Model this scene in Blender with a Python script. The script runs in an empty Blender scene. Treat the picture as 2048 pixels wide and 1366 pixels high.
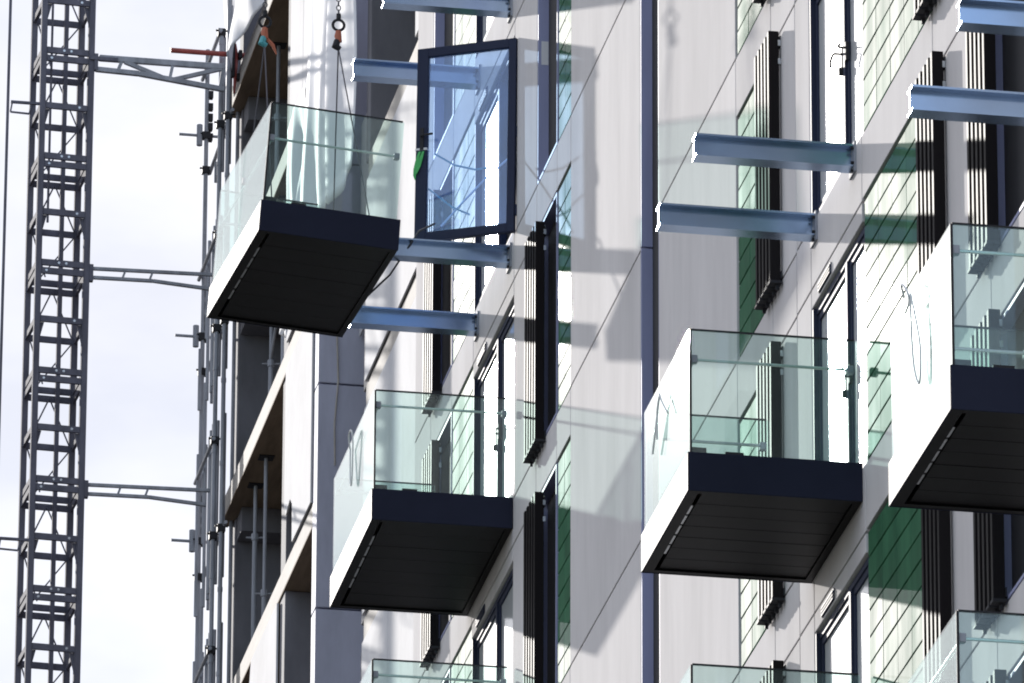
import bpy, bmesh, math, random
from mathutils import Vector, Matrix

random.seed(7)
R = math.radians
scene = bpy.context.scene
COL = scene.collection

# ------------------------------------------------------------------ camera
cam_d = bpy.data.cameras.new("camera")
cam = bpy.data.objects.new("camera", cam_d)
COL.objects.link(cam)
CAM = Vector((83.79517, -14.72177, -30.96498))
FW = Vector((-0.91804172, 0.1610788, 0.36228857)).normalized()
RT = Vector((0.17431098, 0.98468293, 0.00390076)).normalized()
UP = Vector((0.35611104, -0.06673194, 0.93205782)).normalized()
mw = Matrix.Identity(4)
for i in range(3):
    mw[i][0], mw[i][1], mw[i][2], mw[i][3] = RT[i], UP[i], -FW[i], CAM[i]
cam.matrix_world = mw
FPX = 17242.739
cam_d.sensor_width = 36.0
cam_d.lens = FPX / 2048 * 36.0
cam_d.clip_start = 1.0
cam_d.clip_end = 6000.0
scene.camera = cam

# ------------------------------------------------------------------ light
SUN_TRAVEL = Vector((5.08, 1.0, -2.04)).normalized()
S = -SUN_TRAVEL
ELEV = math.asin(S.z)
ROT = math.atan2(S.x, S.y)

world = bpy.data.worlds.new("World")
scene.world = world
world.use_nodes = True
nt = world.node_tree
nt.nodes.clear()
w_out = nt.nodes.new("ShaderNodeOutputWorld")
w_bg = nt.nodes.new("ShaderNodeBackground")
w_bg.inputs["Strength"].default_value = 0.15
sky = nt.nodes.new("ShaderNodeTexSky")
sky.sky_type = 'NISHITA'
sky.sun_disc = False
sky.sun_elevation = ELEV
sky.sun_rotation = ROT
sky.air_density = 1.0
sky.dust_density = 0.3
sky.ozone_density = 1.6
tc = nt.nodes.new("ShaderNodeTexCoord")
mp = nt.nodes.new("ShaderNodeMapping")
mp.inputs["Scale"].default_value = (1.0, 1.0, 2.4)
n1 = nt.nodes.new("ShaderNodeTexNoise")
n1.inputs["Scale"].default_value = 5.5
n1.inputs["Detail"].default_value = 9.0
n1.inputs["Roughness"].default_value = 0.55
cr = nt.nodes.new("ShaderNodeValToRGB")
cr.color_ramp.elements[0].position = 0.36
cr.color_ramp.elements[0].color = (0.92, 0.92, 0.92, 1)
cr.color_ramp.elements[1].position = 0.66
cr.color_ramp.elements[1].color = (0.97, 0.97, 0.97, 1)
mx = nt.nodes.new("ShaderNodeMix")
mx.data_type = 'RGBA'
n2c = nt.nodes.new("ShaderNodeTexNoise")
n2c.inputs["Scale"].default_value = 9.0
n2c.inputs["Detail"].default_value = 6.0
cr2 = nt.nodes.new("ShaderNodeValToRGB")
cr2.color_ramp.elements[0].position = 0.40
cr2.color_ramp.elements[0].color = (2.75, 2.8, 3.1, 1)
cr2.color_ramp.elements[1].position = 0.60
cr2.color_ramp.elements[1].color = (3.8, 3.75, 3.85, 1)
nt.links.new(mp.outputs["Vector"], n2c.inputs["Vector"])
nt.links.new(n2c.outputs["Fac"], cr2.inputs["Fac"])
nt.links.new(cr2.outputs["Color"], mx.inputs[7])
nt.links.new(tc.outputs["Generated"], mp.inputs["Vector"])
nt.links.new(mp.outputs["Vector"], n1.inputs["Vector"])
nt.links.new(n1.outputs["Fac"], cr.inputs["Fac"])
dt = nt.nodes.new("ShaderNodeVectorMath"); dt.operation = 'DOT_PRODUCT'
dt.inputs[1].default_value = tuple(S)
mrg = nt.nodes.new("ShaderNodeMapRange")
mrg.inputs["From Min"].default_value = -0.9; mrg.inputs["From Max"].default_value = 0.75
mrg.inputs["To Min"].default_value = 0.42; mrg.inputs["To Max"].default_value = 1.0
mul = nt.nodes.new("ShaderNodeMath"); mul.operation = 'MULTIPLY'
nt.links.new(tc.outputs["Generated"], dt.inputs[0])
nt.links.new(dt.outputs["Value"], mrg.inputs["Value"])
nt.links.new(mrg.outputs["Result"], mul.inputs[0])
nt.links.new(cr.outputs["Color"], mul.inputs[1])
nt.links.new(mul.outputs[0], mx.inputs[0])
nt.links.new(sky.outputs["Color"], mx.inputs[6])
nt.links.new(mx.outputs[2], w_bg.inputs["Color"])
nt.links.new(w_bg.outputs["Background"], w_out.inputs["Surface"])

sun_d = bpy.data.lights.new("sun", 'SUN')
sun_d.energy = 2.5
sun_d.angle = R(0.53)
sun_d.color = (1.0, 0.955, 0.90)
sun = bpy.data.objects.new("sun", sun_d)
sun.rotation_euler = SUN_TRAVEL.to_track_quat('-Z', 'Y').to_euler()
sun.location = (-60, -25, 45)
COL.objects.link(sun)

scene.view_settings.view_transform = 'Standard'
scene.view_settings.look = 'None'
scene.view_settings.exposure = 1.0
scene.view_settings.gamma = 1.0
scene.view_settings.use_curve_mapping = False
scene.render.engine = 'CYCLES'
scene.cycles.max_bounces = 10
scene.cycles.transparent_max_bounces = 24
scene.cycles.use_denoising = True
scene.cycles.filter_width = 1.9

# ------------------------------------------------------------------ helpers
def px(p):
    d = Vector(p) - CAM
    z = d.dot(FW)
    return 1024 + FPX * d.dot(RT) / z, 683 - FPX * d.dot(UP) / z

def near_frame(pts, m=120):
    q = [px(p) for p in pts]
    xs = [a[0] for a in q]; ys = [a[1] for a in q]
    return max(xs) > -m and min(xs) < 2048 + m and max(ys) > -m and min(ys) < 1366 + m

class MB:
    """collects boxes, tubes and polygons into one mesh"""
    def __init__(s):
        s.v = []; s.f = []
    def box(s, x0, x1, y0, y1, z0, z1):
        if x0 > x1: x0, x1 = x1, x0
        if y0 > y1: y0, y1 = y1, y0
        if z0 > z1: z0, z1 = z1, z0
        n = len(s.v)
        s.v += [(x0,y0,z0),(x1,y0,z0),(x1,y1,z0),(x0,y1,z0),(x0,y0,z1),(x1,y0,z1),(x1,y1,z1),(x0,y1,z1)]
        for q in ((0,3,2,1),(4,5,6,7),(0,1,5,4),(1,2,6,5),(2,3,7,6),(3,0,4,7)):
            s.f.append(tuple(n + i for i in q))
        return s
    def bar(s, a, b, w, h=None, up=(0,0,1)):
        """square bar from a to b"""
        h = h or w
        a = Vector(a); b = Vector(b)
        d = (b - a).normalized()
        u = Vector(up)
        if abs(d.dot(u)) > 0.97: u = Vector((1,0,0))
        r = d.cross(u).normalized(); u = r.cross(d).normalized()
        n = len(s.v)
        for p in (a, b):
            for i, j in ((-1,-1),(1,-1),(1,1),(-1,1)):
                s.v.append(tuple(p + r*(w/2*i) + u*(h/2*j)))
        for q in ((0,1,2,3),(7,6,5,4),(0,4,5,1),(1,5,6,2),(2,6,7,3),(3,7,4,0)):
            s.f.append(tuple(n + i for i in q))
        return s
    def tube(s, pts, rad, seg=8, cap=True):
        pts = [Vector(p) for p in pts]
        n0 = len(s.v)
        prev = None
        for k, p in enumerate(pts):
            if k == 0: d = pts[1] - p
            elif k == len(pts)-1: d = p - pts[k-1]
            else: d = pts[k+1] - pts[k-1]
            d.normalize()
            u = prev if prev is not None else (Vector((0,0,1)) if abs(d.z) < .9 else Vector((1,0,0)))
            r = d.cross(u)
            if r.length < 1e-5: r = d.cross(Vector((0,1,0)))
            r.normalize(); u = r.cross(d).normalized(); prev = u
            rr = rad[k] if isinstance(rad, (list, tuple)) else rad
            for i in range(seg):
                t = 2*math.pi*i/seg
                s.v.append(tuple(p + r*(rr*math.cos(t)) + u*(rr*math.sin(t))))
        for k in range(len(pts)-1):
            for i in range(seg):
                a = n0 + k*seg + i; b = n0 + k*seg + (i+1) % seg
                s.f.append((a, a+seg, b+seg, b))
        if cap:
            s.f.append(tuple(n0 + i for i in range(seg)))
            s.f.append(tuple(n0 + (len(pts)-1)*seg + i for i in reversed(range(seg))))
        return s
    def ring(s, c, r, rad, axis_u, axis_v, a0=0, a1=360, n=16, seg=6):
        c = Vector(c); U = Vector(axis_u); V = Vector(axis_v)
        pts = []
        for i in range(n+1):
            t = R(a0 + (a1-a0)*i/n)
            pts.append(c + U*(r*math.cos(t)) + V*(r*math.sin(t)))
        return s.tube(pts, rad, seg)
    def prism(s, poly, y0, y1):
        """polygon in XZ extruded along Y"""
        n = len(s.v); m = len(poly)
        for y in (y0, y1):
            for (x, z) in poly: s.v.append((x, y, z))
        s.f.append(tuple(n + i for i in range(m)))
        s.f.append(tuple(n + m + i for i in reversed(range(m))))
        for i in range(m):
            j = (i+1) % m
            s.f.append((n+i, n+m+i, n+m+j, n+j))
        return s
    def mesh(s, name, mat, smooth=False, bevel=0.0):
        me = bpy.data.meshes.new(name)
        me.from_pydata(s.v, [], s.f)
        bm = bmesh.new(); bm.from_mesh(me)
        if bevel:
            bmesh.ops.bevel(bm, geom=list(bm.edges), offset=bevel, segments=1, affect='EDGES', clamp_overlap=True)
        bmesh.ops.recalc_face_normals(bm, faces=bm.faces)
        bm.to_mesh(me); bm.free()
        me.materials.append(mat)
        if smooth:
            me.polygons.foreach_set("use_smooth", [True]*len(me.polygons))
            try: me.set_sharp_from_angle(angle=R(40))
            except Exception: pass
        me.update()
        return me
    def build(s, name, mat, parent=None, smooth=False, bevel=0.0, loc=None):
        return link(name, s.mesh(name, mat, smooth, bevel), parent, loc)

def link(name, data, parent=None, loc=None):
    o = bpy.data.objects.new(name, data)
    COL.objects.link(o)
    if parent is not None: o.parent = parent
    if loc is not None: o.location = loc
    return o

def tag(o, label=None, cat=None, group=None, kind=None):
    if label: o['label'] = label
    if cat: o['category'] = cat
    if group: o['group'] = group
    if kind: o['kind'] = kind
    return o

def thing(name, loc, label, cat, group=None, rot=None):
    o = bpy.data.objects.new(name, None)
    o.empty_display_size = 0.2
    COL.objects.link(o)
    o.location = loc
    if rot is not None: o.rotation_euler = rot
    return tag(o, label, cat, group)

def copy_tree(o, parent=None):
    c = o.copy(); COL.objects.link(c)
    if parent is not None: c.parent = parent
    for ch in list(o.children): copy_tree(ch, c)
    return c

# ------------------------------------------------------------------ materials
def mat(name, col, rough=0.5, metal=0.0, spec=0.5, coat=0.0, coat_rough=0.1, var=0.0, var_scale=(1,1,1), var_col=None,
        rough_var=0.0, bump=0.0, bump_scale=40.0, ior=1.5, tone=0.0):
    m = bpy.data.materials.new(name); m.use_nodes = True
    t = m.node_tree; b = t.nodes["Principled BSDF"]
    b.inputs["Base Color"].default_value = (*col, 1)
    b.inputs["Roughness"].default_value = rough
    b.inputs["Metallic"].default_value = metal
    b.inputs["IOR"].default_value = ior
    b.inputs["Specular IOR Level"].default_value = spec
    b.inputs["Coat Weight"].default_value = coat
    b.inputs["Coat Roughness"].default_value = coat_rough
    if var or rough_var or bump:
        g = t.nodes.new("ShaderNodeNewGeometry")
        mpn = t.nodes.new("ShaderNodeMapping")
        mpn.inputs["Scale"].default_value = var_scale
        t.links.new(g.outputs["Position"], mpn.inputs["Vector"])
        n = t.nodes.new("ShaderNodeTexNoise")
        n.inputs["Scale"].default_value = 1.0; n.inputs["Detail"].default_value = 7; n.inputs["Roughness"].default_value = .62
        t.links.new(mpn.outputs["Vector"], n.inputs["Vector"])
        if var:
            r = t.nodes.new("ShaderNodeValToRGB")
            vc = var_col or tuple(c*(1-var) for c in col)
            r.color_ramp.elements[0].position = .32; r.color_ramp.elements[0].color = (*vc, 1)
            r.color_ramp.elements[1].position = .64; r.color_ramp.elements[1].color = (*col, 1)
            t.links.new(n.outputs["Fac"], r.inputs["Fac"])
            t.links.new(r.outputs["Color"], b.inputs["Base Color"])
            if tone:                                # each piece its own shade
                oi = t.nodes.new("ShaderNodeObjectInfo"); hs = t.nodes.new("ShaderNodeHueSaturation")
                tm = t.nodes.new("ShaderNodeMapRange")
                tm.inputs["To Min"].default_value = 1 - tone; tm.inputs["To Max"].default_value = 1 + tone
                t.links.new(oi.outputs["Random"], tm.inputs["Value"]); t.links.new(tm.outputs["Result"], hs.inputs["Value"])
                t.links.new(r.outputs["Color"], hs.inputs["Color"]); t.links.new(hs.outputs["Color"], b.inputs["Base Color"])
        if rough_var:
            mr = t.nodes.new("ShaderNodeMapRange")
            mr.inputs["From Min"].default_value = .3; mr.inputs["From Max"].default_value = .7
            mr.inputs["To Min"].default_value = rough - rough_var; mr.inputs["To Max"].default_value = rough + rough_var
            t.links.new(n.outputs["Fac"], mr.inputs["Value"]); t.links.new(mr.outputs["Result"], b.inputs["Roughness"])
        if bump:
            n2 = t.nodes.new("ShaderNodeTexNoise"); n2.inputs["Scale"].default_value = bump_scale; n2.inputs["Detail"].default_value = 4
            t.links.new(g.outputs["Position"], n2.inputs["Vector"])
            bp = t.nodes.new("ShaderNodeBump"); bp.inputs["Strength"].default_value = bump; bp.inputs["Distance"].default_value = .01
            t.links.new(n2.outputs["Fac"], bp.inputs["Height"]); t.links.new(bp.outputs["Normal"], b.inputs["Normal"])
    return m

def glass_mat(name, tint, rough=0.03, ior=1.5, dirt_sheen=0.03, dirt_sheen_col=(.8,.85,.85), haze=.0025):
    """clear sheet glass: tinted transmission plus fresnel reflection, a diffuse layer for dust and painted sheen"""
    m = bpy.data.materials.new(name); m.use_nodes = True
    t = m.node_tree; t.nodes.clear()
    o = t.nodes.new("ShaderNodeOutputMaterial")
    tr = t.nodes.new("ShaderNodeBsdfTransparent"); tr.inputs["Color"].default_value = (*tint, 1)
    gl = t.nodes.new("ShaderNodeBsdfGlossy"); gl.inputs["Roughness"].default_value = rough
    gl.inputs["Color"].default_value = (.97, 1, .99, 1)
    df = t.nodes.new("ShaderNodeBsdfDiffuse"); df.inputs["Color"].default_value = (*dirt_sheen_col, 1)
    fr = t.nodes.new("ShaderNodeFresnel")           # same reflectance on the way in and on the way out of the sheet
    gb = t.nodes.new("ShaderNodeNewGeometry"); mi = t.nodes.new("ShaderNodeMapRange")
    mi.inputs["To Min"].default_value = ior; mi.inputs["To Max"].default_value = 1/ior
    t.links.new(gb.outputs["Backfacing"], mi.inputs["Value"]); t.links.new(mi.outputs["Result"], fr.inputs["IOR"])
    g2 = t.nodes.new("ShaderNodeBsdfGlossy"); g2.inputs["Roughness"].default_value = .17
    g2.inputs["Color"].default_value = (.97, 1, .99, 1)
    mg = t.nodes.new("ShaderNodeMixShader"); mg.inputs[0].default_value = haze
    t.links.new(gl.outputs[0], mg.inputs[1]); t.links.new(g2.outputs[0], mg.inputs[2])
    m1 = t.nodes.new("ShaderNodeMixShader"); m2 = t.nodes.new("ShaderNodeMixShader")
    g = t.nodes.new("ShaderNodeNewGeometry"); n = t.nodes.new("ShaderNodeTexNoise")
    n.inputs["Scale"].default_value = 1.7; n.inputs["Detail"].default_value = 6
    t.links.new(g.outputs["Position"], n.inputs["Vector"])
    mu = t.nodes.new("ShaderNodeMath"); mu.operation = 'MULTIPLY'; mu.inputs[1].default_value = dirt_sheen*2
    t.links.new(n.outputs["Fac"], mu.inputs[0])
    t.links.new(mu.outputs[0], m1.inputs[0]); t.links.new(tr.outputs[0], m1.inputs[1]); t.links.new(df.outputs[0], m1.inputs[2])
    t.links.new(fr.outputs[0], m2.inputs[0]); t.links.new(m1.outputs[0], m2.inputs[1]); t.links.new(mg.outputs[0], m2.inputs[2])
    t.links.new(m2.outputs[0], o.inputs["Surface"])
    return m

M = {}
M['concrete'] = mat("facade_concrete", (.69,.665,.67), .9, spec=.1, tone=.05, var=.14, var_scale=(1.6,1.6,.35), bump=.05, bump_scale=60)
M['tile'] = mat("green_glazed_tile", (.055,.175,.095), .64, spec=.03, coat=.22, coat_rough=.02, var=.5, var_scale=(2.2,2.2,.5), var_col=(.028,.10,.055), rough_var=.06, tone=.16)
M['joint'] = mat("dark_joint", (.025,.025,.03), .8)
M['navy'] = mat("navy_powder_coat", (.018,.021,.041), .62, spec=.1, var=.15, var_scale=(2,2,2))
M['soffit'] = mat("black_soffit", (.005,.005,.0055), .45, spec=.14, var=.3, var_scale=(3,1,3))
M['blade'] = mat("dark_bronze_blade", (.013,.011,.012), .62, spec=.07)
M['frame'] = mat("dark_blue_frame", (.032,.039,.072), .6, spec=.08)
M['reveal'] = mat("blue_grey_reveal", (.34,.36,.55), .6, spec=.2, var=.2, var_scale=(3,3,.4))
M['pane'] = mat("door_glass_pale_glare", (.62,.64,.66), .13, spec=.9, ior=1.7)  # pale base colour stands in for bright sky glare on the panes
M['darkglass'] = mat("dark_window_glass", (.015,.018,.022), .05)
M['steel'] = mat("galvanised_steel", (.40,.52,.70), .21, metal=.88, var=.1, var_scale=(2,2,2), rough_var=.03)
M['tube'] = mat("scaffold_tube", (.36,.38,.43), .7, spec=.12, var=.35, var_scale=(6,6,1.2))
M['dark_steel'] = mat("dark_fittings", (.035,.035,.04), .65, spec=.12)
M['mast'] = mat("mast_steel", (.155,.155,.195), .8, spec=.08, var=.35, var_scale=(5,5,1.5))
M['red'] = mat("red_paint", (.34,.06,.05), .5, var=.4, var_scale=(6,6,6))
M['slab'] = mat("raw_slab_concrete", (.42,.39,.36), .8, var=.25, var_scale=(1.2,3,4), bump=.2, bump_scale=30)
M['rawwall'] = mat("raw_wall_concrete", (.20,.20,.225), .8, spec=.15, var=.3, var_scale=(1.5,1.5,.6), bump=.15, bump_scale=25)
M['ply'] = mat("formwork_ply", (.27,.205,.15), .85, spec=.1, var=.4, var_scale=(1,6,6))
M['board'] = mat("white_sheathing", (.62,.62,.65), .8, spec=.1, var=.14, var_scale=(1.5,1.5,1.0))
M['sheet'] = mat("white_plastic_sheet", (.80,.81,.86), .7, spec=.08, var=.08, var_scale=(2,2,1))
M['cladding'] = mat("lavender_core_panel", (.47,.48,.59), .7, spec=.15, var=.22, var_scale=(2.5,2.5,.8))
M['rail'] = mat("satin_rail", (.55,.57,.58), .3, metal=.8)
M['strap'] = mat("grey_webbing", (.74,.75,.77), .9, spec=.1)
M['green'] = mat("green_strap", (.05,.42,.10), .5)
M['orange'] = mat("orange_sling", (.45,.13,.07), .6)
M['teal'] = mat("teal_rope", (.08,.36,.40), .6)
M['wire'] = mat("wire_rope", (.09,.09,.11), .5, metal=.5)
M['white'] = mat("white_label", (.7,.7,.72), .5)
M['ground'] = mat("ground_gravel", (.08,.078,.072), 1.0, spec=0.0, var=.4, var_scale=(.05,.05,.05))
M['glass'] = glass_mat("balcony_glass", (.845,.94,.92), .02)
M['blueglass'] = glass_mat("blue_film_glass", (.72,.85,1.0), .02, ior=1.85, dirt_sheen=.12, dirt_sheen_col=(.28,.48,1.0))  # blue diffuse layer paints the sky-blue sheen over the pane

# ------------------------------------------------------------------ ground
g = MB(); g.v = [(-2500,-2500,-32.6),(2500,-2500,-32.6),(2500,2500,-32.6),(-2500,2500,-32.6)]; g.f = [(0,1,2,3)]
tag(g.build("ground", M['ground']), kind='structure')

# ------------------------------------------------------------------ building
bld = thing("apartment_building", (0,0,-32.6),
            "tall apartment block with pale concrete and green tiled facade, bare floors on the left", "building")
BZ = 32.6   # children are placed relative to the building base

def part(name, mb, m, parent=None, **k):
    """a part of the building, built in world coordinates"""
    o = mb.build(name, m, parent or bld, **k)
    if parent is None: o.location = (0,0,BZ)
    return o

STOREYS = range(-6, 4)
G = 0.011          # half joint

# dark cavity wall behind the cladding
part("backing_wall", MB().box(-6.4,31,.115,.36,-20,13.5), M['joint'])
part("lower_wall", MB().box(-25,31,.02,8,-32.6,-20.02), M['rawwall'])
part("building_core", MB().box(-6.4,31,.42,9,-20,13.5), M['rawwall'])

def panel(x0, x1, z0, z1, name="concrete_panel", y=0.0, m='concrete'):
    if not near_frame([(x0,y,z0),(x1,y,z0),(x0,y,z1),(x1,y,z1)], 700): return None
    return part(name, MB().box(x0+G, x1-G, y, y+.09, z0+G, z1-G), M[m], bevel=.004)

tile_n = [0]
tile_cache = {}
def tiles(x0, x1, z0, z1, cols, rows):
    if not near_frame([(x0,0,z0),(x1,0,z0),(x0,0,z1),(x1,0,z1)], 40): return
    w = (x1-x0)/cols; h = (z1-z0)/rows
    key = (round(w,4), round(h,4))
    if key not in tile_cache:
        b = MB(); c = .004
        x2, z2 = w/2-.0022, h/2-.008
        n = [(-x2,0.06,-z2),(x2,0.06,-z2),(x2,0.06,z2),(-x2,0.06,z2),
             (-x2,c,-z2),(x2,c,-z2),(x2,c,z2),(-x2,c,z2),
             (-x2+c,0,-z2+c),(x2-c,0,-z2+c),(x2-c,0,z2-c),(-x2+c,0,z2-c)]
        b.v = n
        b.f = [(8,9,10,11),(4,5,9,8),(5,6,10,9),(6,7,11,10),(7,4,8,11),(0,1,5,4),(1,2,6,5),(2,3,7,6),(3,0,4,7)]
        tile_cache[key] = b.mesh("tile", M['tile'])
    rest = []
    for i in range(cols):
        for j in range(rows):
            cx = x0 + w*(i+.5); cz = z0 + h*(j+.5)
            if not near_frame([(cx-w/2,0,cz-h/2),(cx+w/2,0,cz+h/2)], 8): continue
            if tile_n[0] < 298:
                o = link("tile", tile_cache[key], bld, (cx, .012 + random.uniform(-.0012,.0012), cz + BZ))
                o.rotation_euler = (random.uniform(-.004,.004), 0, random.uniform(-.005,.005))
                tile_n[0] += 1
            else: rest.append((cx, cz))
    if rest:
        b = MB()
        for cx, cz in rest: b.box(cx-w/2+.006, cx+w/2-.006, .012, .07, cz-h/2+.006, cz+h/2-.006)
        tag(part("tile_field", b, M['tile']), kind='stuff')

def window(x0, x1, z0, z1, depth=.19):
    """recessed window: reveals, frame and dark pane"""
    if not near_frame([(x0,0,z0),(x1,0,z0),(x0,0,z1),(x1,0,z1)], 200): return
    w = part("window", MB().box(x0+.002, x0+.03, .003, depth, z0, z1).box(x1-.03, x1-.002, .003, depth, z0, z1)
             .box(x0+.03, x1-.03, .003, depth, z0, z0+.03).box(x0+.03, x1-.03, .003, depth, z1-.03, z1), M['reveal'])
    MB().box(x0+.03, x0+.09, depth-.06, depth-.01, z0+.03, z1-.03).box(x1-.09, x1-.03, depth-.06, depth-.01, z0+.03, z1-.03) \
        .box(x0+.09, x1-.09, depth-.06, depth-.01, z0+.03, z0+.09).box(x0+.09, x1-.09, depth-.06, depth-.01, z1-.09, z1-.03) \
        .build("frame", M['frame'], w)
    MB().box(x0+.09, x1-.09, depth-.035, depth-.02, z0+.09, z1-.09).build("pane", M['darkglass'], w)

def door(x0, x1, z0, z1, handle=True, leaf_open=False, side=.62):
    """glazed balcony door: fixed light and hinged leaf"""
    if not near_frame([(x0,0,z0),(x1,0,z0),(x0,0,z1),(x1,0,z1)], 200): return
    xm = x0 + (x1-x0)*side
    y0, y1 = .045, .11
    f = MB()
    f.box(x0+.005, x0+.05, .0, y1, z0, z1)
    f.box(x1-.05, x1-.005, .03, y1, z0, z1)
    f.box(x0+.05, x1-.05, .03, y1, z1-.06, z1); f.box(x0+.05, x1-.05, .03, y1, z0, z0+.05)
    f.box(xm-.035, xm+.035, .02, y1, z0+.05, z1-.06)
    d = part("door", f, M['frame'], bevel=.003)
    def leaf(a, b):
        fr = MB()
        fr.box(a, a+.05, y0, y1-.02, z0+.05, z1-.06).box(b-.05, b, y0, y1-.02, z0+.05, z1-.06)
        fr.box(a+.05, b-.05, y0, y1-.02, z0+.05, z0+.11).box(a+.05, b-.05, y0, y1-.02, z1-.12, z1-.06)
        fr.build("frame", M['frame'], d)
        MB().box(a+.05, b-.05, y0+.02, y0+.035, z0+.11, z1-.12).build("pane", M['pane'], d)
    leaf(x0+.052, xm-.037)
    if not leaf_open: leaf(xm+.037, x1-.052)
    if handle:
        zh = z0 + 1.05
        hb = MB().box(xm-.10, xm-.05, .015, .05, zh-.11, zh+.08)
        hb.tube([(xm-.075,.03,zh+.03),(xm-.075,-.045,zh+.03),(xm-.10,-.055,zh+.03),(xm-.19,-.06,zh+.0),(xm-.20,-.055,zh-.05)], .011, 6)
        hb.box(xm-.09, xm-.06, -.01, .03, zh-.17, zh-.10)
        hb.box(xm+.05, xm+.10, .015, .05, zh-.09, zh+.08)
        hb.tube([(xm+.075,.03,zh+.03),(xm+.075,-.04,zh+.03),(xm+.10,-.05,zh+.03),(xm+.17,-.05,zh+.02)], .011, 6)
        hb.build("handle", M['dark_steel'], d)

for k in STOREYS:
    z = 3.0*k
    lo, hi = -.19, .33
    # ---- first bay
    if k <= 3:
        panel(-6.45, -5.35, z+hi-3+.0, z+hi)
        panel(-5.35, -3.95, z+lo, z+hi); window(-5.33, -3.97, z+hi+.01, z+2.80)
        panel(-3.95, -2.55, z+lo, z+hi); tiles(-3.93, -2.57, z+.35, z+2.79, 3, 10)
        panel(-2.55, 0.0, z+lo, z+.41); panel(-2.55, 0.0, z+2.63, z+2.81)
        door(-2.53, -.02, z+.43, z+2.62, leaf_open=(k == 1), side=.56, handle=(k != 1))
        panel(0.0, 1.36, z+lo, z+hi); panel(0.0, 1.36, z+hi, z+2.81)
        panel(1.36, 2.55, z+lo, z+hi); window(1.38, 2.53, z+hi+.01, z+2.80)
        panel(2.55, 3.34, z+lo, z+hi); tiles(2.58, 3.32, z+.35, z+2.79, 2, 10)
        panel(3.34, 7.12, z+hi, z+hi+3)
    # ---- middle: recessed dark slot then wide plain panels
    panel(8.05, 11.80, z+.40, z+3.40)
    # ---- second bay
    panel(11.80, 13.40, z-.20, z+.40); tiles(11.84, 13.36, z+.42, z+2.78, 3, 10)
    panel(13.40, 14.45, z-.18, z+.42); panel(13.40, 14.45, z+.42, z+2.82)
    panel(14.45, 15.06, z-.17, z+.44); panel(14.45, 15.06, z+.44, z+2.83)
    panel(15.06, 17.16, z-.17, z+.45); panel(15.06, 17.16, z+2.64, z+2.83)
    door(15.08, 17.14, z+.47, z+2.63, side=.64)
    panel(17.16, 19.92, z-.16, z+.44); tiles(17.19, 19.90, z+.46, z+2.82, 5, 10)
    panel(19.92, 21.86, z-.15, z+.45); panel(19.92, 21.86, z+.45, z+2.85)
    # ---- third bay
    panel(21.86, 23.25, z-.15, z+.45); window(21.88, 23.23, z+.46, z+2.83)
    panel(23.25, 25.0, z-.15, z+.45); panel(23.25, 25.0, z+.45, z+2.85)
    panel(25.0, 27.1, z-.15, z+.46); panel(25.0, 27.1, z+2.65, z+2.85); door(25.02, 27.08, z+.48, z+2.64, side=.64)
    panel(27.1, 31.0, z+.45, z+3.45)
    # slot vents above the doors
    for x in (15.40, -2.2):
        zz = z + (2.72 if x > 0 else 2.70)
        if near_frame([(x,0,zz),(x+.5,0,zz)], 50):
            v = MB().box(x, x+.5, -.012, -.001, zz-.05, zz+.05)
            for q in range(3): v.box(x+.01, x+.49, -.02, -.0125, zz-.045+q*.032, zz-.03+q*.032)
            part("vent", v, M['frame'])

# recessed vertical slot between the bays
for k in STOREYS:
    z = 3.0*k + .36
    if not near_frame([(7.1,0,z),(8.05,0,z+3)], 200): continue
    sl = part("recess_panel", MB().box(7.12, 7.15, .004, .30, z+.008, z+2.992).box(8.02, 8.05, .004, .30, z+.008, z+2.992)
              .box(7.15, 8.02, .27, .30, z+.008, z+2.992), M['reveal'], bevel=.003)
    MB().box(7.24, 7.98, .255, .268, z+.1, z+2.9).build("pane", M['darkglass'], sl)
# label stuck on the bare reveal
lb = MB().box(1.4105, 1.4125, .035, .11, 3*1+.95+.75, 3*1+.95+1.02)
part("paper_label", lb, M['white'])

# ---- bare structure on the left
YS = .40
SLABX = ((-25.1,-16.81), (-12.6,-6.5))
for k in range(-2, 6):
    z = 3.0*k
    for (a, b) in SLABX:
        if not near_frame([(a,YS,z),(b,YS,z+.3)], 500): continue
        part("floor_slab", MB().box(a, b, YS, 7, z+.075, z+.38), M['slab'], bevel=.01)
        if a < -20:
            part("formwork_board", MB().box(a-.02, b+.02, YS-.006, 7, z+.045, z+.072), M['ply'])
for k in range(-1, 6):
    z = 3.0*k
    for (a, b, y1) in ((-25.1,-24.75,6.5), (-19.6,-19.18,3.2), (-12.86,-12.58,3.2)):
        if near_frame([(a,YS,z),(b,YS,z+3)], 400):
            part("cross_wall", MB().box(a, b, YS + (.14 if a < -25 else .012), y1, z+.385, z+3.04), M['rawwall'], bevel=.008)
    part("downstand_beam", MB().box(-24.74,-24.3,YS+.16,6,z+2.70,z+3.04), M['rawwall'])
    part("back_wall", MB().box(-25,-6.5,6.5,6.8,z+.39,z+3.04), M['rawwall'])
# lift core wall seen from its near face, clad in lavender panels
for k in range(-1, 6):
    z = 3.0*k + 1.86 - 3
    part("core_panel", MB().box(-16.80,-16.45,YS-.005,3.6,z+.012,z+2.988), M['cladding'], bevel=.006)

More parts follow.
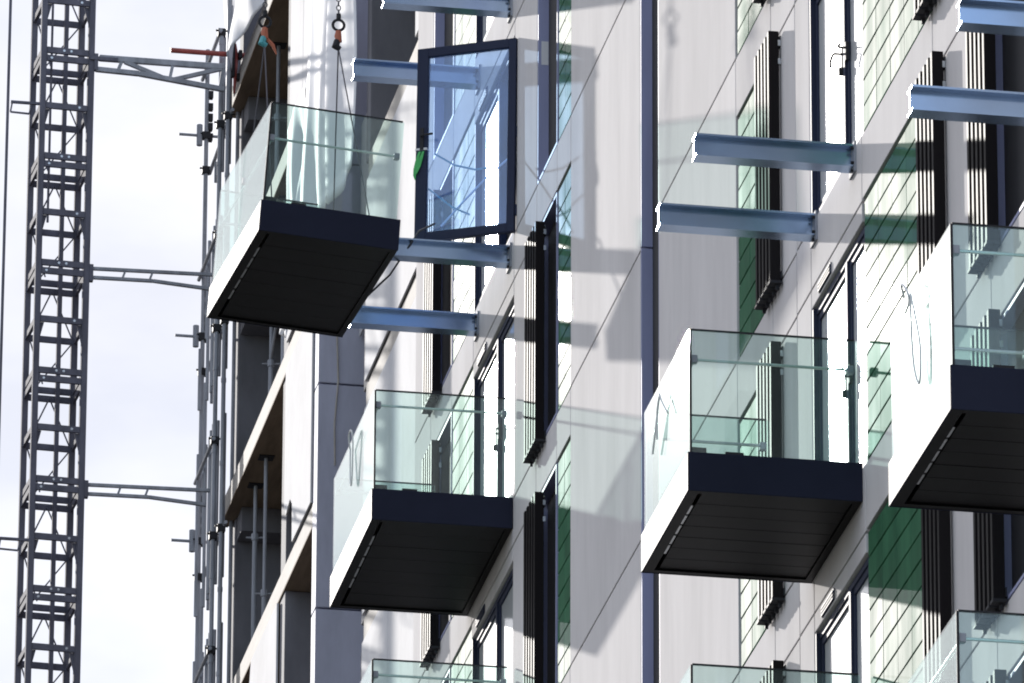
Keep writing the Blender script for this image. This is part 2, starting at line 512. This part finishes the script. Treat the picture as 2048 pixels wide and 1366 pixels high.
def board(x0, x1, z0, z1, holes=False, y=YS-.03, label=None):
    return part("sheathing_board", MB().box(x0, x1, y, y+.025, z0, z1), M['board'], bevel=.003)
for z in (6.4, 12.4, 0.4):
    if z == 6.4:
        # board with a torn lower corner
        b = MB().prism([(-19.12,9.06),(-19.12,7.15),(-18.95,6.98),(-18.6,7.08),(-18.42,6.95),(-18.40,6.42),(-16.85,6.40),(-16.85,9.06)], YS-.03, YS-.005)
        part("sheathing_board", b, M['board'])
    else:
        board(-19.12, -18.0, z, z+2.64); board(-17.98, -16.85, z, z+2.64)
board(-19.12, -18.0, 9.42, 12.04); board(-17.98, -16.85, 9.42, 12.04)
b = MB().prism([(-21.9,6.02),(-22.2,5.2),(-22.0,3.4),(-19.62,3.4),(-19.62,6.02)], YS-.03, YS-.005)
part("sheathing_board", b, M['board'])
for z in (0.4, 3.4, 6.4):
    for (a, c) in ((-12.54,-10.6),(-10.58,-8.6),(-8.58,-6.5)):
        board(a, c, z, z+2.64)
board(-8.95, -6.5, 9.42, 12.04)
for z in (12.4,):
    board(-12.54,-10.6,z,z+2.64); board(-10.58,-6.5,z,z+2.64)
board(-16.4, -13.4, 8.5, 11.4, y=.9)
for k in (0, 1, 2):
    part("cavity_closer", MB().box(-6.47, -6.455, .004, YS, 3*k+.34, 3*k+3.3), M['board'])
part("cavity_closer", MB().box(-6.47,-6.455,.004,YS,9.34,12.3), M['board'])

# mesh reinforcement standing in the open bay
ml = thing("rebar_mesh", (-9.95, .8, 9.38), "dark steel reinforcement mesh leaning in the open top bay beside the white boards", "mesh panel")
mb_ = MB()
for i in range(7): mb_.tube([(-.5+i*.16, .0, 0), (-.5+i*.16, .25, 2.3)], .012, 5)
mb_.build("upright_bar", M['dark_steel'], ml)
mb_ = MB()
for j in range(14): mb_.tube([(-.55, .018*j+.0, .12+j*.165), (.55, .018*j, .12+j*.165)], .010, 5)
mb_.build("cross_bar", M['dark_steel'], ml)

# ------------------------------------------------------------------ louvre screens
def louvre_screen():
    t = thing("louvre_screen", (0,0,0), "x", "louvre screen")
    blade = MB().box(-.034,.034,-.048,.048,0,2.42).mesh("blade", M['blade'], bevel=.004)
    for i in range(5):
        link("blade", blade, t, (-.034 - i*.1455, -.069, 0))
    for zz in (.02, 2.30):
        MB().box(-.62, 0.0, -.0205, -.010, zz, zz+.07).box(-.60,-.54,-.010,-.001,zz-.02,zz+.09).box(-.09,-.03,-.010,-.001,zz-.02,zz+.09) \
            .build("rail", M['dark_steel'], t)
    for i in range(5):
        x = -.034 - i*.1455
        MB().box(x-.05, x+.05, -.125, -.012, -.028, -.003).box(x-.012,x+.012,-.06,-.03,-.075,-.028).build("foot", M['dark_steel'], t)
    for (x, zz) in ((-.02, 2.28), (-.02, 2.10), (-.30,.02)):
        MB().box(x, x+.022, -.030, -.004, zz, zz+.055).build("bracket", M['rail'], t)
    return t
proto = louvre_screen()
LS = [
 (1.945, .28, "dark louvre screen beside the open door's shadow, top level with the hung balcony's beams"),
 (1.945, -3+.28, "dark louvre screen at the near edge of the lowest middle balcony"),
 (-4.585, 3+.26, "dark louvre screen behind the lower edge of the open blue glass door"),
 (-4.585, .26, "dark louvre screen seen through the side glass of the middle balcony on the left"),
 (13.857, -3+.39, "tall dark louvre screen crossed by the two beams above the middle right balcony"),
 (13.857, -6+.39, "dark louvre screen seen through the glass of the middle right balcony"),
 (13.857, -9+.39, "dark louvre screen top at the bottom edge behind the lowest middle right balcony rail"),
 (13.857, 0+.39, "dark louvre screen whose feet just show at the top edge beside the tile strip"),
 (20.40, -6+.44, "dark louvre screen right of the green tiles, left of its twin under the right beams"),
 (20.40, -3+.44, "dark louvre screen whose feet show at the top edge right of the green tiles"),
 (20.40, -9+.44, "dark louvre screen below the black balcony underside, right of the green shaded tiles"),
 (22.246, -6+.456, "dark louvre screen at the right edge crossed by both upper right beams"),
 (22.246, -9+.456, "dark louvre screen seen under the right balcony, nearest the right edge"),
 (22.246, -12+.456, "dark louvre screen low in the right corner behind balcony glass"),
]
for i, (x, z, lab) in enumerate(LS):
    o = proto if i == 0 else copy_tree(proto)
    o.location = (x, 0, z); tag(o, lab, "louvre screen", "louvre screens fixed in front of the windows")

# ------------------------------------------------------------------ balconies
PB, HF, HG = 1.505, .3474, 1.4627
def balcony(L, drop, mid_joint=False, boards=7, gap=.0026):
    t = thing("balcony", (0,0,0), "x", "balcony")
    MB().box(-.014, 0, -PB, 0, 0, HF).build("end_fascia", M['navy'], t, bevel=.003)
    MB().box(-L, -L+.014, -PB, 0, 0, HF).build("end_fascia", M['navy'], t, bevel=.003)
    MB().box(-L+.0145, -.0145, -PB, -PB+.014, 0, HF).build("front_fascia", M['navy'], t, bevel=.003)
    # underside: border and boards
    f = MB().box(-L+.0145, -.0145, -PB+.0145, -PB+.10, .003, .05).box(-L+.0145, -.0145, -.07, -.005, .003, .05)
    f.box(-L+.0145, -L+.08, -PB+.1005, -.0705, .003, .05).box(-.08, -.0145, -PB+.1005, -.0705, .003, .05)
    f.build("soffit_frame", M['soffit'], t)
    x0, x1 = -L+.082, -.082
    w = (x1-x0)/boards
    bm_ = MB().box(-w/2+gap, w/2-gap, -PB+.14, -.074, .018, .05).mesh("soffit_board", M['soffit'], bevel=gap)
    for i in range(boards): link("soffit_board", bm_, t, (x0 + w*(i+.5), 0, random.uniform(-.001,.001)))
    s = MB()
    for i in range(5):
        a = -L*.20 - i*L*.12
        s.box(a-L*.10, a, -PB+.108, -PB+.128, .020, .030)
    s.build("light_slit", M['rail'], t)  # pale metal pieces stand in for light slits along the outer edge
    MB().box(-L+.015, -.015, -PB+.015, -.01, .29, .325).build("deck", M['slab'], t)
    # glass
    zt = HG; yo = -PB+.022
    MB().box(-.056,-.042, yo+.014, -.035, HF-.03, zt).build("glass_panel", M['glass'], t)
    MB().box(-L+.042,-L+.056, yo+.014, -.045-.33, HF-.03, zt).build("glass_panel", M['glass'], t)
    if mid_joint:
        MB().box(-L+.042, -L*.5-.006, yo, yo+.0135, HF-.03, zt).build("glass_panel", M['glass'], t)
        MB().box(-L*.5+.006, -.042, yo, yo+.0135, HF-.03, zt).build("glass_panel", M['glass'], t)
    else:
        MB().box(-L+.042, -.042, yo, yo+.0135, HF-.03, zt).build("glass_panel", M['glass'], t)
    MB().box(-.060,-.038, yo+.016, -.05, zt+.001, zt+.014).build("edge_trim", M['dark_steel'], t)
    MB().box(-L+.038,-L+.060, yo+.016, -.40, zt+.001, zt+.012).build("edge_trim", M['dark_steel'], t)
    MB().box(-.041,-.028, yo+.000, yo+.020, HF+.0, zt).build("corner_trim", M['dark_steel'], t)
    zr = zt - drop
    h = MB().tube([(-.085,-.10,zr),(-.085,yo+.055,zr),(-L+.085,yo+.055,zr),(-L+.085,-.45,zr)], .014, 8)
    h.build("handrail", M['rail'], t, smooth=True)
    for (x, y) in ((-.075,-.085),(-.07,yo+.045),(-L+.07,yo+.045),(-L+.075,-.44)) + (((-L*.5,yo+.03),) if mid_joint else ()):
        MB().box(x-.03,x+.03,y-.03,y+.03,zr-.04,zr+.03).build("rail_clamp", M['tube'], t, bevel=.006)
    c = MB()
    for (x, y, a, d) in ((-.10,-PB+.12,.09,.07),(-.16,-PB+.30,.07,.045),(-.07,-PB+.43,.10,.035)):
        c.box(x-.03,x+.03,y-a,y+a*.6,HF-.02,HF+d)
    c.build("packing_block", M['dark_steel'], t)
    return t

def place(o, x, z, lab):
    o.location = (x, 0, z)
    return tag(o, lab, "balcony", "balconies with glass sides along the facade")
pa = balcony(2.826, .15, gap=.0015)
place(pa, 0, 0, "fitted balcony left of centre, below the lifted one, with a clear dark underside")
place(copy_tree(pa), 0, -3.0, "balcony at the bottom edge left of centre, only its glass top showing")
pb = balcony(2.10, .25)
place(pb, 17.061, -5.862, "fitted balcony right of centre showing its boarded underside")
place(copy_tree(pb), 17.061, -8.862, "balcony at the bottom edge right of centre, only its glass top showing")
pc = balcony(2.10, .19)
place(pc, 26.869, -8.792, "large fitted balcony cut off by the right edge, above the green shaded tiles")
place(copy_tree(pc), 26.869, -11.792, "balcony in the bottom right corner, only the upper glass showing")
ph = balcony(2.819, .38, mid_joint=True, gap=.0012)
ph.location = (0.56325, -1.33784, 2.82312)
ph.rotation_euler = (R(-3.430), R(1.602), R(3.062))
tag(ph, "balcony hanging tilted in mid air from lifting chains, near the scaffold", "balcony", "balconies with glass sides along the facade")
HM = Matrix.Translation(ph.location) @ ph.rotation_euler.to_matrix().to_4x4()

# ------------------------------------------------------------------ cantilever beams
def beam():
    t = thing("steel_beam", (0,0,0), "x", "steel beam")
    Lb = 1.40; wf = .17; hb = .205
    MB().box(-wf,0,-Lb,-.022,hb-.018,hb).build("flange", M['steel'], t)
    MB().box(-wf,0,-Lb,-.022,0,.018).build("flange", M['steel'], t)
    MB().box(-wf/2-.008,-wf/2+.008,-Lb,-.022,.0185,hb-.0185).build("web", M['steel'], t)
    MB().box(-wf-.03,.03,-.02,-.001,-.05,hb+.02).build("end_plate", M['tube'], t)
    bo = MB()
    for x in (-wf-.005,.005):
        for z in (.03,hb-.04): bo.tube([(x,-.045,z),(x,-.02,z)], .013, 6)
    bo.tube([(-.02,-.04,-.035),(-.02,-.02,-.035)], .013, 6)
    bo.build("bolt", M['dark_steel'], t)
    return t
bproto = beam()
BM = [(-.18,3.07,"steel cantilever beam under the open glass door, nearer of its pair"),
      (-2.21,3.07,"steel cantilever beam just below the lifted balcony, farther of its pair"),
      (-2.21,5.98,"steel cantilever beam passing behind the open blue glass door"),
      (-.18,5.98,"steel cantilever beam at the very top edge above the open door"),
      (16.93,-2.75,"upper of the two steel beams above the middle right balcony"),
      (15.32,-2.75,"lower of the two steel beams above the middle right balcony, touching the dark slot"),
      (26.97,-5.78,"steel beam in the top right corner, upper of its pair"),
      (25.29,-5.78,"steel beam below the top right corner, lower of its pair crossing two louvre screens")]
for i, (x, z, lab) in enumerate(BM):
    o = bproto if i == 0 else copy_tree(bproto)
    o.location = (x, 0, z); tag(o, lab, "steel beam", "cantilever beams waiting for balconies")

# ------------------------------------------------------------------ open door leaf
hx, hy, hz = .135, -.02, 3.30
lw, lh = 1.12, 2.23
ang = math.atan2(-.97, -.53)        # direction of the leaf from its hinge
lf = thing("open_door_leaf", (hx, hy, hz), "tall glazed door leaf with blue tinted glass, swung open from the wall", "glazed door", rot=(0, R(-.6), ang))
f = MB().box(0,.085,-.035,.035,0,lh).box(lw-.125,lw,-.035,.035,0,lh).box(.085,lw-.125,-.035,.035,0,.10).box(.085,lw-.125,-.035,.035,lh-.10,lh)
f.build("frame", M['frame'], lf, bevel=.004)
MB().box(.0855,lw-.1255,-.008,.008,.1005,lh-.1005).build("pane", M['blueglass'], lf)
MB().box(lw-.09,lw-.05,.0355,.05,1.05,1.30).tube([(lw-.07,.05,1.2),(lw-.07,.09,1.2),(lw-.21,.10,1.2)], .012, 6).build("handle", M['dark_steel'], lf)
for z in (.25, 1.15, 1.95): MB().tube([(-.012,.0,z-.06),(-.012,.0,z+.06)], .02, 8).build("hinge", M['frame'], lf)
LM = Matrix.Translation(lf.location) @ lf.rotation_euler.to_matrix().to_4x4()
# green strap tied round the outer stile
gs = MB()
def lp(x, y, z): return LM @ Vector((x, y, z))
def ribbon(b, pts, w, th=.004):
    """flat webbing through leaf-space points (x, y, z), width along x"""
    for i in range(len(pts)-1):
        (x0,y0,z0), (x1,y1,z1) = pts[i], pts[i+1]
        w0, w1 = w[i], w[i+1]
        n = len(b.v)
        for (x,y,z,ww) in ((x0,y0,z0,w0),(x1,y1,z1,w1)):
            for dx, dy in ((-ww,-th),(ww,-th),(ww,th),(-ww,th)): b.v.append(tuple(lp(x+dx,y+dy,z)))
        for q in ((0,1,2,3),(7,6,5,4),(0,4,5,1),(1,5,6,2),(2,6,7,3),(3,7,4,0)): b.f.append(tuple(n+j for j in q))
ribbon(gs, [(lw-.05,.045,1.03),(lw-.035,.055,.97),(lw-.018,.05,.90),(lw-.004,.05,.83),(lw+.004,.045,.76),(lw-.002,.045,.71)], [.013,.016,.019,.020,.015,.004])
ribbon(gs, [(lw-.09,.045,1.03),(lw-.07,.055,.95),(lw-.045,.05,.86),(lw-.02,.06,.77)], [.012,.02,.02,.006])
tag(gs.build("tie_strap", M['green']), "bright green strap tied round the outer stile of the open glass door", "strap")
wt = MB().box(-.065,.065,-.042,.042,-.012,.012).build("tape_band", M['white'])
wt.matrix_world = LM @ Matrix.Translation((lw-.0625, 0, 1.06))
tag(wt, "white tape band wrapped on the open glass door's stile above the green strap", "tape")
# loose cables slung over the leaf's glass
for (pts, c, lab) in (
    ([(lw-.19,1.02),(lw-.42,.86),(lw-.66,.78),(.30,.79)], 'teal', "thin teal cable, upper curve across the blue door glass"),
    ([(.10,.86),(.35,.66),(.6,.42),(lw-.28,.17)], 'strap', "grey cable slanting down across the blue door glass"),
    ([(lw-.13,.62),(lw-.4,.38),(.52,.27)], 'teal', "short teal cable low across the blue door glass")):
    tag(MB().tube([lp(x,-.03,z) for x, z in pts], .011, 6).build("cable", M[c], smooth=True), lab, "cable")

# ------------------------------------------------------------------ lifting gear
def hw(x, y, z): return HM @ Vector((x, y, z))
def gear(hook, legs, lab, col2):
    t = thing("lifting_sling", hook, lab, "lifting sling", "chain slings carrying the balcony")
    def l(p): return Vector(p) - Vector(hook)
    # shackle ring facing the camera side, swivel and hanging chain
    MB().ring((0,0,0), .062, .016, (0,1,0), (0,0,1), 0, 360, 20, 6).build("shackle", M['dark_steel'], t, smooth=True)
    MB().tube([(0,0,.07),(0,0,.13)], .026, 8).build("swivel", M['dark_steel'], t)
    ch = MB()
    for i in range(70):
        z = .15 + i*.052
        u = (0,1,0) if i % 2 else (1,0,0)
        ch.ring((0,-.012*i*.1,z), .024, .0065, u, (0,0,1.25), 0, 360, 8, 4)
    ch.build("chain", M['wire'], t)
    MB().tube([(0,0,-.07),(.0,-.005,-.13),(0,.01,-.20)], [.03,.04,.03], 8).build("webbing", M['orange'], t, smooth=True)
    MB().tube([(0,-.01,-.18),(0,-.03,-.25),(0,.02,-.28)], [.035,.045,.03], 8).build("hook", M[col2], t, smooth=True)
    if col2 == 'teal':
        MB().tube([(0,.03,-.2),(0,.09,-.27),(0,.13,-.37)], [.018,.022,.008], 6).build("rope_tail", M['orange'], t)
    for p in legs:
        MB().tube([(0,0,-.26), l(p)], .0075, 6).build("wire_leg", M['wire'], t)
    return t
gear((-.60,-1.826,5.86), [hw(-.30,-.25,.33), hw(-2.35,-.25,.33)], "dark shackle and wire sling on the inner side of the lifted balcony", 'dark_steel')
gear((-.75,-2.605,5.90), [hw(-.40,-1.3,.33), hw(-2.4,-1.3,.33)], "shackle with teal and orange ropes on the outer side of the lifted balcony", 'teal')

# lifting straps left hanging over the fitted balconies' fronts
def strap_loop(x, z, pts, r, lab):
    b = MB()
    for p in pts:
        q = [Vector((x+a, -1.512-c, z+d)) for a, c, d in p]
        out = []
        for i in range(len(q)-1):
            p0, p1, p2, p3 = q[max(i-1,0)], q[i], q[i+1], q[min(i+2,len(q)-1)]
            for k in range(6):
                t = k/6
                out.append(.5*((2*p1)+(p2-p0)*t+(2*p0-5*p1+4*p2-p3)*t*t+(3*p1-p0-3*p2+p3)*t**3))
        b.tube(out + [q[-1]], r, 6)
    return tag(b.build("lifting_strap", M['strap'], smooth=True), lab, "strap", "straps hung over the balcony fronts")
strap_loop(-1.28, 1.33, [[(-.18,.0,-.02),(-.1,.03,.10),(.05,.03,.12),(.12,.02,-.02),(.02,.01,-.42),(-.08,.01,-.43),(-.18,.0,-.02)]], .009, "small grey strap loop on the white front of the middle left balcony")
strap_loop(15.95, -4.60, [[(0,.02,0),(-.10,.02,-.10),(-.16,.01,-.34)],[(.0,.02,.02),(.12,.02,-.1),(.3,.01,-.26)],[(.0,.02,.0),(-.36,.01,-.40)]], .009, "forked grey strap on the white front of the middle right balcony")
strap_loop(25.75, -7.50, [[(-.34,.0,.14),(-.2,.05,.19),(.0,.05,.05),(-.05,.03,-.02),(-.3,.0,.0)],[(.0,.03,.03),(.03,.02,-.5),(.18,.01,-.74),(.22,.01,-.45),(.02,.03,.03)]], .009, "long looped grey strap on the white front of the right edge balcony")

# ------------------------------------------------------------------ sheets and props in the bare structure
def cloth(name, x0, x1, zt, zb, y, lab, amp=.10, n=26, m=34, bottom=None, seed=0, cat="plastic sheet", grp="white sheeting on the bare floors"):
    rnd = random.Random(seed); b = MB()
    ph_ = [rnd.uniform(0,6.28) for _ in range(6)]
    for j in range(m+1):
        v = j/m
        for i in range(n+1):
            u = i/n
            zb_ = zb + (bottom(u) if bottom else 0)
            zz = zt + (zb_-zt)*v
            yy = y - amp*(.2+v)*(math.sin(u*9+ph_[0]+v*1.4)*.5 + math.sin(u*21+ph_[1]-v*2)*.25 + math.sin(v*6+u*4+ph_[2])*.35)
            xx = x0 + (x1-x0)*(u + .03*v*math.sin(v*7+ph_[3]))
            b.v.append((xx, yy, zz))
    for j in range(m):
        for i in range(n):
            a = j*(n+1)+i; b.f.append((a,a+1,a+n+2,a+n+1))
    o = b.build(name, M['sheet'], smooth=True)
    so = o.modifiers.new("thickness", 'SOLIDIFY'); so.thickness = .004
    return tag(o, lab, cat, grp)
cloth("plastic_sheet", -16.3, -12.9, 14.6, 9.2, .20, "long white plastic sheet hanging in the open core beside the lifted balcony", .09, bottom=lambda u: .75 - .8*u if u < .6 else .2, seed=3)
cloth("plastic_sheet", -18.9, -17.2, 12.3, 10.2, .30, "white plastic sheet with a ragged hem hanging below the top slab edge", .10, bottom=lambda u: .5*math.sin(u*11)+.3*u, seed=5)
cloth("edge_netting", -25.0, -20.5, 17.4, 15.3, .30, "white edge netting at the topmost slab beside the scaffold", .12, seed=9, cat="netting")
# crumpled bundle
bb = bmesh.new(); bmesh.ops.create_icosphere(bb, subdivisions=3, radius=.34)
rb = random.Random(2)
for v in bb.verts:
    v.co *= 1 + .16*math.sin(v.co.x*19+v.co.z*13) * math.cos(v.co.y*17) + rb.uniform(-.07,.07)
    v.co.x *= 1.5; v.co.z *= .75
me = bpy.data.meshes.new("plastic_bundle"); bb.to_mesh(me); bb.free(); me.materials.append(M['sheet'])
o = link("plastic_bundle", me, None, (-19.2,.62,9.72)); tag(o, "crumpled white plastic bundle on the slab edge under the lifted balcony", "bundle")

def prop(x, y, z0, z1, lab, clamp=.45):
    t = thing("steel_prop", (x,y,z0), lab, "steel prop", "adjustable props holding up the slabs")
    h = z1 - z0; c = h*clamp
    MB().tube([(0,0,.012),(0,0,c)], .033, 8).build("outer_tube", M['tube'], t, smooth=True)
    MB().tube([(0,0,c),(0,0,h-.012)], .025, 8).build("inner_tube", M['tube'], t, smooth=True)
    MB().tube([(0,0,c-.04),(0,0,c+.05)], .048, 8).tube([(-.02,-.12,c),(.02,.12,c)], .012, 6).build("collar", M['tube'], t)
    MB().box(-.1,.1,-.1,.1,h-.012,h).build("head_plate", M['dark_steel'], t)
    MB().box(-.1,.1,-.1,.1,0,.012).build("base_plate", M['dark_steel'], t)
    return t
prop(-22.37,.60,6.38,9.043,"taller looking steel prop behind the plywood edged slab, nearer the white board",.28)
prop(-23.45,.62,6.38,9.043,"steel prop behind the plywood edged slab, nearer the scaffold",.72)
prop(-22.2,.62,9.38,12.043,"steel prop standing just under the lifted balcony's far corner",.35)
prop(-20.6,.55,9.38,12.043,"steel prop beside the crumpled plastic bundle",.5)
prop(-20.2,.60,9.38,12.043,"steel prop right behind the crumpled plastic bundle",.6)
prop(-22.47,.70,12.38,15.043,"steel prop in the dark top storey beside the lifting shackle",.6)
prop(-23.2,.75,3.38,6.043,"steel prop in the lowest open storey beside the scaffold",.5)
MBp = MB().tube([(-22.3,.62,10.3),(-20.7,.6,11.4)], .02, 6)
tag(MBp.build("brace_rod", M['tube'], smooth=True), "thin slanting brace rod between props under the lifted balcony", "brace")

tag(MB().tube([(-16.42,.62,8.5),(-16.40,.64,7.9),(-16.41,.60,7.3),(-16.40,.61,6.75)], .012, 6).build("hanging_rope", M['slab'], smooth=True),
    "thin yellowish rope hanging down the lavender core wall", "rope")
tag(MB().tube([hw(-1.6,-.02,.02), hw(-1.0,.12,.10), (-.15,-1.0,3.35), (.02,-.86,3.38)], .012, 6).build("tag_line", M['wire'], smooth=True),
    "dark tag line running from under the lifted balcony to the beam", "rope")

# ------------------------------------------------------------------ scaffold
sc = thing("scaffold", (-24.5,.22,-32.6), "grey tube scaffold climbing the far left end of the bare building", "scaffold")
sc_inv = Vector((-24.5,.22,-32.6))
def sp(name, mb, m):
    mb.v = [tuple(Vector(p) - sc_inv) for p in mb.v]
    return mb.build(name, M[m], sc, smooth=True)
TR = .027
for (x, y, zt) in ((-24.05,.245,19),(-24.40,.185,15.95),(-26.0,.215,16.42)):
    sp("standard", MB().tube([(x,y,-32.6),(x,y,zt)], .031, 10), 'tube')
sp("standard", MB().tube([(-24.9,.5,-32.6),(-24.9,.5,15.9)], TR, 8), 'tube')
for (x, y, za, zb) in ((-25.75,.235,6.0,13.2),(-25.5,.22,-4,13.6),(-25.2,.235,-4,14.0),(-24.95,.215,-4,14.3),(-24.7,.21,-4,14.2),(-24.55,.25,-4,16.0),(-25.05,.27,-4,15.2),(-25.6,.3,-4,12.6),(-24.25,.30,-4,17.5),(-25.9,.17,-4,11.9)):
    z = za
    while z < zb:                                   # short lengths broken at each lift
        z2 = min(z + 2.35, zb)
        sp("guard_tube", MB().tube([(x,y,z),(x,y,z2)], .024, 8), 'tube')
        z += 3.0
for k in range(-1, 6):
    z = 3.0*k
    sp("ledger", MB().tube([(-26.1,.285,z+2.60),(-23.9,.285,z+2.66)], TR, 8), 'tube')
    sp("ledger", MB().tube([(-26.1,.16,z+1.0),(-24.3,.16,z+1.0)], TR, 8), 'tube')
    sp("transom", MB().tube([(-26.0,-.17,z+.12),(-26.0,.55,z+.12)], .022, 8), 'tube')
    sp("stub", MB().tube([(-26.0,.12,z-.03),(-26.0,.12,z+.28)], .042, 8), 'tube')
    for (x, y, zz) in ((-26.0,.215,z+.12),(-24.40,.185,z+1.0),(-24.05,.245,z+2.62),(-26.0,.215,z+2.60),(-24.4,.185,z+2.63)):
        c = MB().box(x-.05,x+.05,y-.055,y+.055,zz-.05,zz+.05)
        c.tube([(x+.03,y-.09,zz+.02),(x+.03,y+.09,zz+.02)], .014, 6)
        sp("coupler", c, 'dark_steel')
    c = MB()
    for i in range(5):
        zz = z + .1 + i*.16 + random.uniform(-.03,.03)
        c.box(-26.04+random.uniform(-.02,.02),-25.96,.24,.30,zz-.05,zz+.05)
    sp("loose_clamps", c, 'dark_steel')['kind'] = 'stuff'
    for zz in (z+.55, z+1.75):
        sp("joint_pin", MB().tube([(-24.05,.245,zz-.03),(-24.05,.245,zz+.03)], .037, 10), 'tube')
        sp("joint_pin", MB().tube([(-24.40,.185,zz+.27),(-24.40,.185,zz+.33)], .037, 10), 'tube')
# red cross tube and its red swivel clamps
rt = thing("red_tube", (-24.2,0,15.60), "rust red tube clamped across the top of the scaffold", "tube")
MB().tube([(0,-.55,0),(0,.58,0)], .036, 10).build("tube", M['red'], rt, smooth=True)
MB().tube([(.1,.33,-.62),(.1,.34,-.25),(.08,.35,-.05),(.1,.33,.12)], [.015,.03,.035,.02], 8).build("clamp", M['red'], rt, smooth=True)
MB().box(.06,.14,.27,.33,-.38,.16).box(.05,.15,.36,.44,-.42,-.33).box(.05,.15,.38,.43,-.1,.02).build("fitting", M['dark_steel'], rt, bevel=.008)

# ------------------------------------------------------------------ mast climber mast and ties
XM = -24.0
mast = thing("hoist_mast", (XM, -1.99, -32.6), "tall square lattice hoist mast standing clear on the left against the sky", "mast", rot=(0,0,R(3.6)))
W2 = .335; DP = .76
def mbx(name, mb, m='mast', smooth=False, kind=None):
    o = mb.build(name, M[m], mast, smooth=smooth)
    if kind: o['kind'] = kind
    return o
ZT = 22 + 32.6
for (x, y) in ((0,-W2),(0,W2),(-DP,-W2),(-DP,W2)):
    mbx("chord", MB().box(x-.037,x+.037,y-.037,y+.037,0,ZT).box(x-.055,x+.018,y+(.038 if y<0 else -.048),y+(.048 if y<0 else -.038),0,ZT))
mbx("rack", MB().box(-DP+.1,-DP+.16,.06,.12,0,ZT))
mbx("cable", MB().tube([(-DP*.5,-.15,13.0+32.6),(-DP*.5,-.15,ZT)], .017, 6), smooth=True)
mod = 1.56
z = 14.56 + 32.6 - mod*29
zs = []
while z < ZT - 1:
    zs.append(z); z += mod
for z in zs:
    vis = 1 < z - 32.6 < 19
    if not vis: continue
    for (dz, hgt) in ((0,.085), (.70,.085), (.82,.085)):
        zz = z + dz
        for x in (0, -DP):
            c = MB().box(x-.02,x+.02,-W2+.05,W2-.05,zz-hgt/2,zz+hgt/2)
            mbx("cross_bar", c)
        for y in (-W2, W2):
            mbx("side_bar", MB().box(-DP+.04,-.04,y-.02,y+.02,zz-hgt/2,zz+hgt/2))
    for y, s_ in ((-W2+.04, 1), (W2-.04, -1)):
        g_ = MB(); n = 0
        g_.v += [(-.03,y,z-.04),(-.03,y+s_*.07,z-.04),(-.03,y,z-.33),(-.045,y,z-.04),(-.045,y+s_*.07,z-.04),(-.045,y,z-.33)]
        g_.f += [(n,n+1,n+2),(n+5,n+4,n+3),(n,n+3,n+4,n+1),(n+1,n+4,n+5,n+2),(n+2,n+5,n+3,n)]
        mbx("gusset", g_)
    for a_, b_ in (((-DP+.03,.0,z+.70),(-DP+.03,-W2+.05,z+.04)), ((-DP+.03,.0,z+.70),(-DP+.03,W2-.05,z+.04)),
                   ((-DP+.03,-W2+.05,z-.05),(-DP+.03,-.1,z-.66)), ((-DP+.03,W2-.05,z-.05),(-DP+.03,-.2,z-.72))):
        mbx("brace", MB().tube([a_, b_], .011, 6))
    # bolt holes shown as pale washers
    for (y, dz) in ((-.22,.70),(.05,.82),(.18,0),(-.05,.82)):
        mbx("washer", MB().tube([(.021,y,z+dz),(.026,y,z+dz)], .018, 8), 'rail')

def tie(z, lab, heavy):
    t = thing("mast_tie", (XM, -1.60, z), lab, "mast tie", "ties from the mast to the scaffold")
    e = 1.78
    w = .062 if heavy else .046
    if heavy:
        MB().bar((0,.05,0),(0,e,0), .06,.085).build("top_chord", M['tube'], t, bevel=.006)
        MB().bar((0,.0,-.17),(0,.6,-.19), .06,.07).bar((0,.6,-.19),(0,e,-.335), .06,.07).build("bottom_chord", M['tube'], t, bevel=.006)
        for (a, b) in (((0,.36,-.02),(0,.31,-.16)),((0,1.06,-.02),(0,1.02,-.24))): MB().bar(a,b,.045).build("strut", M['tube'], t)
        for (a, b) in (((0,.40,-.03),(0,1.0,-.25)),((0,1.05,-.25),(0,e-.05,-.03)),((0,e-.02,-.04),(-.02,e-.06,-.33))): MB().bar(a,b,.052).build("diagonal", M['tube'], t)
        MB().bar((.02,-.08,-.02),(.02,.30,-.02), .05).build("sleeve", M['mast'], t)
    else:
        MB().bar((0,.0,0),(0,e-.1,.03), w).build("top_chord", M['tube'], t, bevel=.005)
        MB().bar((0,.0,-.13),(0,.85,-.12), w).bar((0,.85,-.12),(0,e-.15,-.18), w).build("bottom_chord", M['tube'], t, bevel=.005)
        for y in (.45,.82): MB().bar((0,y+.02,.0),(0,y-.02,-.12), .03).build("strut", M['tube'], t)
    MB().box(-.04,.04,-.02,.03,-.19,.05).build("clamp", M['mast'], t)
    return t
tie(15.32, "heavy braced tie between mast and scaffold, highest of three", True)
tie(12.22, "light ladder tie between mast and scaffold at mid height", False)
tie(9.10, "light ladder tie between mast and scaffold, lowest of three", False)

# far left guide pole with cable arms
gp = thing("guide_pole", (XM, -2.79, -32.6), "thin purple grey guide pole at the extreme left edge", "pole")
MB().tube([(0,0,0),(0,0,ZT)], .02, 8).build("tube", M['mast'], gp, smooth=True)
def arm(z, lab):
    t = thing("cable_bracket", (XM, -2.78, z), lab, "cable bracket", "cable brackets between guide pole and mast")
    MB().bar((0,0.03,0),(0,.42,0), .035).build("bar", M['mast'], t)
    MB().bar((0,.05,0),(-.02,.03,-.14), .022).bar((-.02,.03,-.14),(-.02,.29,-.15), .022).bar((-.02,.29,-.15),(0,.33,0), .022).build("loop", M['mast'], t)
arm(14.58, "small looped cable arm left of the mast, upper one")
arm(8.26, "small looped cable arm left of the mast, lower one")
print("tiles", tile_n[0])
